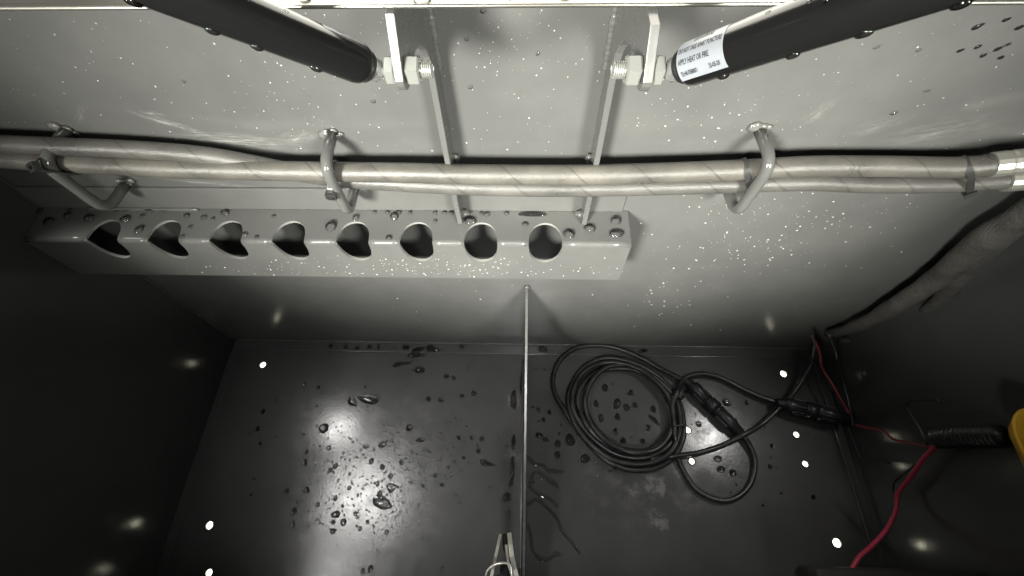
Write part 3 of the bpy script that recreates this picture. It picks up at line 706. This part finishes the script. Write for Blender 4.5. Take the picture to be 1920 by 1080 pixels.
b0 = onZ(1536, 1070, .16); b1 = onZ(1700, 1072, .16); print('battery', b0, b1)
bt = thing('battery_box', 'dark plastic battery box at the bottom right edge', 'box', (b0.x+.08, b0.y-.06, 0))
me = box_me('case', b0.x+.055, b0.x+.175, b0.y-.10, b0.y, .0005, .135, .006, 3); link('case', me, M_BOX, bt)
me = box_me('lid', b0.x-.003, b0.x+.193, b0.y-.103, b0.y+.003, .136, .16, .007, 4); link('lid', me, M_BOX, bt)

# ------------------------------------------------------------------ bright metal clip by the divider
ck = thing('metal_clip', 'bright metal clip with two prongs and a wire ring by the divider', 'clip', onZ(940, 1075, 0))
CZ = .30; KC = (.75-CZ)/.65
def strip(name, pts, w, th, m, parent):
    P = [Vector(p) for p in pts]; fr = frames(P); vs, fs = [], []
    for i, p in enumerate(P):
        T, _, _ = fr[i]; n = Vector((0, 0, 1)); n = (n-T*n.dot(T)).normalized(); s = T.cross(n)
        for (a, b) in ((-1, -1), (1, -1), (1, 1), (-1, 1)): vs.append(p+s*(a*w/2)+n*(b*th/2))
    for i in range(len(P)-1):
        for k in range(4): k2 = (k+1) % 4; fs.append((i*4+k, i*4+k2, (i+1)*4+k2, (i+1)*4+k))
    fs += [(3, 2, 1, 0), tuple((len(P)-1)*4+k for k in range(4))]
    return link(name, mesh(name, vs, fs), m, parent)
strip('prong', [onZ(938, 1003, CZ-.01), onZ(934, 1022, CZ), onZ(929, 1045, CZ+.006), onZ(924, 1068, CZ+.008), onZ(916, 1110, CZ+.008)],   .0036*KC, .0022*KC, M_CLIP, ck)
strip('prong', [onZ(955, 1001, CZ-.01), onZ(957, 1022, CZ), onZ(960, 1045, CZ+.006), onZ(965, 1068, CZ+.008), onZ(976, 1110, CZ+.008)], .0056*KC, .0034*KC, M_CLIP, ck)
strip('inner_blade', [onZ(949, 1022, CZ+.003), onZ(951, 1040, CZ+.006), onZ(954, 1060, CZ+.008), onZ(962, 1085, CZ+.010), onZ(968, 1110, CZ+.010)], .0030*KC, .0022*KC, M_CLIP, ck)
P = spline([onZ(910, 1092, CZ+.006), onZ(912, 1074, CZ+.010), onZ(921, 1062, CZ+.013), onZ(936, 1056, CZ+.015), onZ(950, 1056, CZ+.014), onZ(958, 1062, CZ+.012), onZ(960, 1095, CZ+.010)], 8)
tube('wire_ring', P, .0013*KC, M_CLIP, ck, 10)
lathe('rubber_plug', onZ(938, 1096, CZ-.05), (0, 0.05, 1), [(0, .011*KC), (.045, .0115*KC), (.052, .0105*KC), (.053, .009*KC)], M_PLASTIC, ck, 20)
tube('pivot', [onZ(946, 1004, CZ-.02), onZ(948, 1030, CZ-.012)], .0035*KC, M_PLASTIC, ck, 10)
sp = onZ(938, 1100, CZ-.05); lathe('stem', (sp.x, sp.y, .001), (0, 0, 1), [(0, .011), (.004, .011), (.006, .006), (CZ-.052, .006)], M_PLASTIC, ck, 16)

# ------------------------------------------------------------------ water
def bead(name, label, cat, group, p, nrm, ru, rv, h, udir, m, wob=.15, tail=0, seg=16, rings=5, seed=0):
    vs, fs = dome(p, nrm, ru, rv, h, udir, wob, seg, rings, tail, seed)
    o = link(name, mesh(name, vs, fs, True), m, None, Vector(p)); return tag(o, label, cat, group)
UP = Vector((0, 0, 1)); FR = Vector((0, -1, 0))
def px_r(p, r): return r*depth(p)/F_PX
# --- floor: beads that can be told apart
FB = [(607, 803, 10, 8), (717, 834, 8, 5), (686, 837, 6, 4), (788, 825, 8, 4), (767, 802, 6, 6), (616, 840, 5, 4), (571, 868, 6, 6), (574, 847, 5, 3.5), (629, 874, 5, 5), (620, 881, 4, 4), (696, 865, 5, 5),
      (717, 876, 5, 5), (753, 867, 5, 5), (732, 893, 5, 4), (629, 965, 9, 6), (644, 979, 6, 6), (575, 919, 6, 6), (629, 934, 4, 5), (655, 915, 4, 4), (708, 907, 4, 5), (712, 928, 5, 5), (596, 946, 4, 5),
      (551, 959, 5, 6), (549, 983, 5, 6), (625, 979, 4, 4), (624, 996, 5, 5), (675, 991, 4, 4), (725, 998, 5, 4), (666, 963, 4, 4), (689, 979, 3.5, 4), (538, 921, 4, 4), (695, 1067, 5, 6), (680, 1070, 4, 5),
      (787, 694, 10, 6), (837, 705, 5, 5), (850, 709, 5, 4), (804, 748, 5, 5), (827, 750, 6, 4), (888, 737, 5, 5), (866, 743, 4, 4), (860, 820, 4, 4), (885, 821, 4, 4), (904, 823, 5, 4), (897, 845, 4, 4), (816, 892, 4, 4),
      (846, 890, 3.5, 3.5), (870, 858, 4, 3), (829, 909, 4, 3.5), (793, 911, 3.5, 3.5), (950, 932, 8, 7), (958, 907, 5, 4), (955, 962, 5, 4), (693, 650, 4, 4), (710, 650, 4, 4), (761, 651, 7, 4), (866, 650, 5, 3), (670, 652, 5, 4),
      (648, 650, 4, 3.5), (620, 649, 4, 3.5), (1134, 727, 6, 7), (1182, 736, 6, 5), (1118, 757, 5, 6), (1157, 757, 7, 9), (1175, 764, 6, 6), (1190, 760, 5, 5), (1225, 767, 5, 6), (1127, 784, 5, 7), (1158, 782, 5, 6), (1154, 809, 5, 6),
      (1215, 802, 5, 5), (1168, 826, 6, 5), (1205, 827, 5, 4), (1011, 816, 7, 5), (1022, 824, 6, 4), (1046, 832, 6, 6), (1069, 825, 9, 10), (1045, 853, 6, 6), (1097, 860, 10, 7), (1019, 787, 4, 4), (1030, 773, 4, 4), (1010, 768, 4, 4),
      (1362, 755, 8, 6), (1400, 755, 4, 4), (1310, 795, 6, 5), (1346, 860, 9, 5), (1352, 880, 8, 6), (1374, 887, 7, 6), (1448, 836, 4, 4), (1444, 875, 4, 4), (1525, 932, 4, 4), (1287, 735, 4, 4), (1018, 655, 10, 5), (1205, 658, 9, 3.5),
      (1330, 662, 6, 3), (483, 804, 5, 4), (493, 772, 4, 4), (488, 832, 3, 3), (570, 722, 4, 4), (597, 726, 3.5, 3.5), (685, 725, 3, 3)]
for i, (u, v, a, b) in enumerate(FB):
    if v < 662: k_ = 'on the rear floor flange'
    elif u < 530: k_ = 'on the dark left edge of the floor'
    elif u < 985: k_ = 'in the upper part of the left floor' if v < 780 else ('in the lowest part of the left floor glare' if v > 900 and u < 760 else ('in the glare of the left floor' if u < 740 else 'between glare and divider'))
    elif u < 1105: k_ = 'between divider and cable coil'
    elif u < 1240: k_ = 'inside the ring of the cable coil'
    else: k_ = 'right of the cable coil'
    lb = 'small clear water bead '+k_; g = 'water beads '+k_
    z = .0023 if v < 660 else .0002
    p = onZ(u, v, z); bead('water_bead', lb, 'water', g, p, UP, px_r(p, a)*.95, px_r(p, b)*1.12, px_r(p, min(a, b))*.72, (1, random.uniform(-.3, .3), 0), M_WATER, .12, 0, 14, 4, i)
BIG = [(692, 748, 20, 9, 0, 0, 'long oval water drop near the middle of the left floor'), (660, 753, 9, 7, -35, .3, 'lobed water drop left of the long oval drop'),
       (733, 914, 9, 7, 8, .7, 'teardrop of water above the largest dark drop'), (716, 944, 17, 9, -20, .25, 'largest dark water drop near the bright floor glare'),
       (808, 654, 10, 7, -5, .9, 'wedge-shaped water drop on the rear floor flange'), (783, 656, 11, 5, 22, .1, 'slanted water drop on the rear floor flange left of the wedge'),
       (779, 666, 18, 4, 0, 0, 'flat water drop bridging the rear flange edge'), (750, 683, 13, 5, 14, .6, 'slender water drop just below the rear flange'),
       (910, 868, 11, 5, -12, .8, 'pointed water drop near the divider, right of the glare'), (1226, 787, 12, 4, -50, .1, 'slanting streak of water inside the cable coil')]
for i, (u, v, a, b, rot, tl, lb) in enumerate(BIG):
    p = onZ(u, v, .0024 if v < 672 else .0002); bead('water_drop', lb, 'water', None, p, UP, px_r(p, a), px_r(p, b)*1.1, px_r(p, b)*.5, (math.cos(R(rot)), math.sin(R(rot)), 0), M_WATER, .22, tl, 26, 6, i+40)
for i, (u, v, a, b, lb) in enumerate(((963, 750, 6, 19, 'broad film of water along the divider, uppermost'), (963, 829, 4, 13, 'upright streak of water beside the divider, middle one'), (961, 878, 5, 22, 'long upright streak of water beside the divider, lowest'), (979, 715, 4, 24, 'thin film of water against the foot of the divider'))):
    p = onZ(u, v, .0002); bead('water_streak', lb, 'water', None, p, UP, px_r(p, b), px_r(p, a), px_r(p, a)*.45, (.05, 1, 0), M_WATER, .2, 0, 24, 5, i+70)
# rivulets right of the divider
RV = [('crooked rivulet of water highest beside the divider', [(62, 596), (92, 628), (125, 630), (152, 654), (210, 657)]),
      ('hooked rivulet of water looping beside the divider', [(190, 722), (150, 690), (112, 660), (86, 666), (74, 710), (98, 744), (150, 766), (188, 800)]),
      ('long rivulet of water running down the right floor', [(62, 796), (98, 770), (140, 800), (185, 850), (200, 895), (250, 952), (275, 990)]),
      ('lowest rivulet of water curling beside the divider', [(58, 868), (74, 900), (80, 960), (108, 1005), (150, 1010), (182, 985), (192, 1002)])]
for (lb, pts) in RV:
    P = spline([Z6(x, y, .0002) for x, y in pts], 8); rr = [.0026*(.7+.9*abs(noise.noise(q*60))) for q in P]; rr[0] = rr[-1] = .0006
    vs, fs, _ = tube_data(P, rr, 12, (.26, 1.1)); o = link('rivulet', mesh('rivulet', vs, fs, True), M_TRAIL, None, P[0]); tag(o, lb, 'water')
# --- rack top
RBD = [(127, 404, 8, 6), (167, 409, 10, 7), (235, 411, 11, 7), (261, 431, 8, 9), (283, 389, 8, 6), (133, 391, 5, 4), (267, 405, 5, 4), (350, 405, 6, 5), (382, 408, 6, 5), (399, 411, 4, 4), (422, 399, 9, 6), (357, 426, 4, 4), (342, 444, 4, 4),
       (458, 440, 7, 5), (481, 445, 4, 4), (513, 406, 4, 4), (621, 424, 12, 10), (667, 408, 7, 6), (92, 416, 11, 8), (75, 396, 8, 5), (739, 406, 9, 8), (729, 447, 6, 6), (882, 414, 13, 8), (913, 402, 6, 5), (816, 415, 4, 4), (985, 421, 7, 5),
       (1067, 439, 12, 9), (1106, 428, 12, 8), (1155, 413, 12, 8), (1156, 438, 16, 8), (703, 394, 4, 4), (727, 394, 5, 4), (748, 394, 6, 5), (770, 394, 4, 4), (816, 395, 4, 4), (834, 395, 5, 4), (846, 399, 5, 4), (903, 396, 4, 4), (950, 397, 5, 4), (222, 390, 5, 4), (240, 389, 4, 4), (310, 390, 4, 4)]
for i, (u, v, a, b) in enumerate(RBD):
    p = onZ(u, v, ZR+.0002)
    if p.y > YB-.006: p.y = YB-.006
    if v < 399 and u > 200: k_ = 'along the rear edge of the rack'
    elif u < 240: k_ = 'on the left end of the rack, near the first hole'
    elif u < 530: k_ = 'on the rack between first and fourth hole'
    elif u < 1000: k_ = 'on the rack between fourth and eighth hole'
    else: k_ = 'on the right end of the rack beyond the eighth hole'
    lbk = 'clear water bead '+k_
    bead('rack_water_bead', lbk, 'water', 'water beads '+k_, p, UP, px_r(p, a)*.9, px_r(p, b)*1.15, px_r(p, min(a, b))*.62, (1, random.uniform(-.3, .4), 0), M_CLEAR, .10, 0, 18, 5, i+200)
p = onZ(998, 394, ZR+.0002); p.y = min(p.y, YB-.007); bead('water_drop', 'long clear water drop along the rear edge of the rack', 'water', None, p, UP, px_r(p, 27), px_r(p, 5), px_r(p, 3.4), (1, 0, 0), M_WATER, .05, 0, 26, 5, 333)
# --- rim of the box
for i in range(26):
    x = random.uniform(-.36, .36); y = random.uniform(LY+.004, LY+.03); r = random.choice((.0010, .0015, .0022, .003, .0042))
    bead('rim_water_bead', 'water bead standing on the bright rim along the top edge', 'water', 'water beads on the rim', Vector((x, y, lz2+.0001)), UP, r, r*.9, r*.6, (1, 0, 0), M_WATER, .12, 0, 14, 4, i+500)
# --- hanging drops on the struts
for q, (A, d, RT, e1, e2) in enumerate((SL, SR)):
    for s in ((.058, .031, .075, .10) if q == 0 else (.026, .056, .080, .105)):
        dn = -(e2*.9+e1*-.25).normalized(); p = A+d*(s)+dn*(RT-.0004)
        bead('hanging_drop', 'water drop hanging under the %s gas strut' % ('left' if q == 0 else 'right'), 'water', 'drops under the %s strut' % ('left' if q == 0 else 'right'), p, dn, .0030, .0020, .0017, d, M_WATER, .1, 0, 14, 4, int(s*1000))
    for s, ph in ((.050, 60), (.066, 42), (.072, 30), (.087, 20), (.095, -5), (.112, 25), (.060, 70)):
        nn = e1*math.cos(R(ph))+e2*math.sin(R(ph)); p = A+d*s+nn*(RT-.0002)
        bead('strut_water_bead', 'tiny water bead on the upper side of the %s gas strut' % ('left' if q == 0 else 'right'), 'water', 'beads on the %s strut' % ('left' if q == 0 else 'right'), p, nn, .0011, .0008, .0007, d+e2, M_WATER, .1, 0, 10, 3, int(s*999))
# --- fine spray: uncountable specks, one object per surface
def spray(name, label, items, m, seg=8, rings=3):
    parts = [dome(p, n, r, r*k, r*.62, (1, 0, .2), .12, seg, rings, 0, i) for i, (p, n, r, k) in enumerate(items)]
    o = link(name, mesh(name, *join(parts), smooth=True), m); o['kind'] = 'stuff'; o['label'] = label; o['category'] = 'water'
rs_ = random.Random(5)
def speck(lo=.6, hi=2.1): return lo+(hi-lo)*rs_.random()**2.6
it = []
def wall_spot(u, v, r):
    p = onY(u, v, YB-.0001)
    if XL+.01 < p.x < XR-.01 and .01 < p.z < .60: it.append((p, FR, px_r(p, r), rs_.uniform(.8, 1.2)))
for _ in range(260): wall_spot(rs_.uniform(0, 1920), rs_.uniform(25, 290), speck())
for (cu, cv, su, sv, n) in ((1400, 440, 90, 50, 220), (1480, 400, 130, 40, 120), (1000, 150, 90, 80, 90), (950, 70, 90, 40, 40), (1260, 560, 60, 30, 70), (1310, 210, 70, 60, 80), (690, 60, 60, 50, 40), (1180, 60, 40, 40, 50), (470, 215, 110, 40, 40), (860, 560, 80, 18, 26), (1620, 420, 90, 60, 60), (620, 245, 40, 16, 25), (1425, 245, 45, 16, 25), (560, 150, 90, 60, 40)):
    for _ in range(int(n*.62)): wall_spot(rs_.gauss(cu, su), rs_.gauss(cv, sv), speck())
for k, (u, v, a, b) in enumerate(((1832, 50, 9, 5), (1886, 37, 6, 4), (1870, 92, 6, 4), (1833, 88, 5, 4), (1910, 52, 7, 4), (1800, 95, 6, 3), (1888, 84, 5, 3), (1843, 104, 5, 4), (1876, 108, 5, 4), (1643, 88, 5, 4), (1722, 94, 4, 3), (1675, 212, 6, 4), (1738, 170, 5, 3), (518, 98, 5, 4), (882, 163, 4, 4), (906, 20, 5, 5), (875, 73, 4, 4), (1008, 100, 4, 4), (345, 152, 4, 3), (700, 190, 4, 4))):
    p = onY(u, v, YB-.0001); kk = 'at the right end of the back wall' if u > 1600 else 'on the upper back wall near the struts'
    bead('wall_water_bead', 'clear water bead clinging '+kk, 'water', 'water beads '+kk, p, FR, px_r(p, a), px_r(p, b), px_r(p, b)*.6, (.8, 0, .5), M_WATER if u > 1780 else M_CLEAR, .15, .3, 14, 4, k+900)
spray('wall_spray', 'fine spray of water specks over the back wall', it, M_MIST_GLINT)
it = []
for _ in range(260):
    u, v = rs_.triangular(330, 1170, 900), rs_.triangular(466, 520, 512); p = onY(u, v, RY-.0001)
    if any((p.x-c)**2/(rmean*1.1)**2+(p.z-ZR)**2/(nf*1.1)**2 < 1 for c, _r in hol) or p.x > RX1-.002 or p.z < RB+.001: continue
    it.append((p, FR, px_r(p, speck(.55, 1.9)), 1.0))
spray('rack_spray', 'fine spray of water specks on the front face of the rack', it, M_MIST_GLINT)
it = []
for (cu, cv, su, sv, n, hi) in ((660, 920, 80, 55, 330, 2.8), (760, 870, 90, 45, 260, 2.4), (820, 700, 90, 40, 24, 2.6), (1170, 780, 90, 60, 50, 2.8), (1080, 870, 60, 40, 40, 2.6), (1420, 850, 80, 70, 40, 2.4), (560, 800, 60, 80, 30, 2.6)):
    for _ in range(n):
        u, v = rs_.gauss(cu, su), rs_.gauss(cv, sv); p = onZ(u, v, .0001)
        if v > 668 and p.x > XL+.03 and abs(p.x-DX) > .008 and p.x < XR-.03: it.append((p, UP, px_r(p, speck(1.0, hi)), rs_.uniform(.8, 1.2)))
spray('floor_spray', 'fine scatter of tiny water beads over the floor', it, M_WATER, 10, 3)
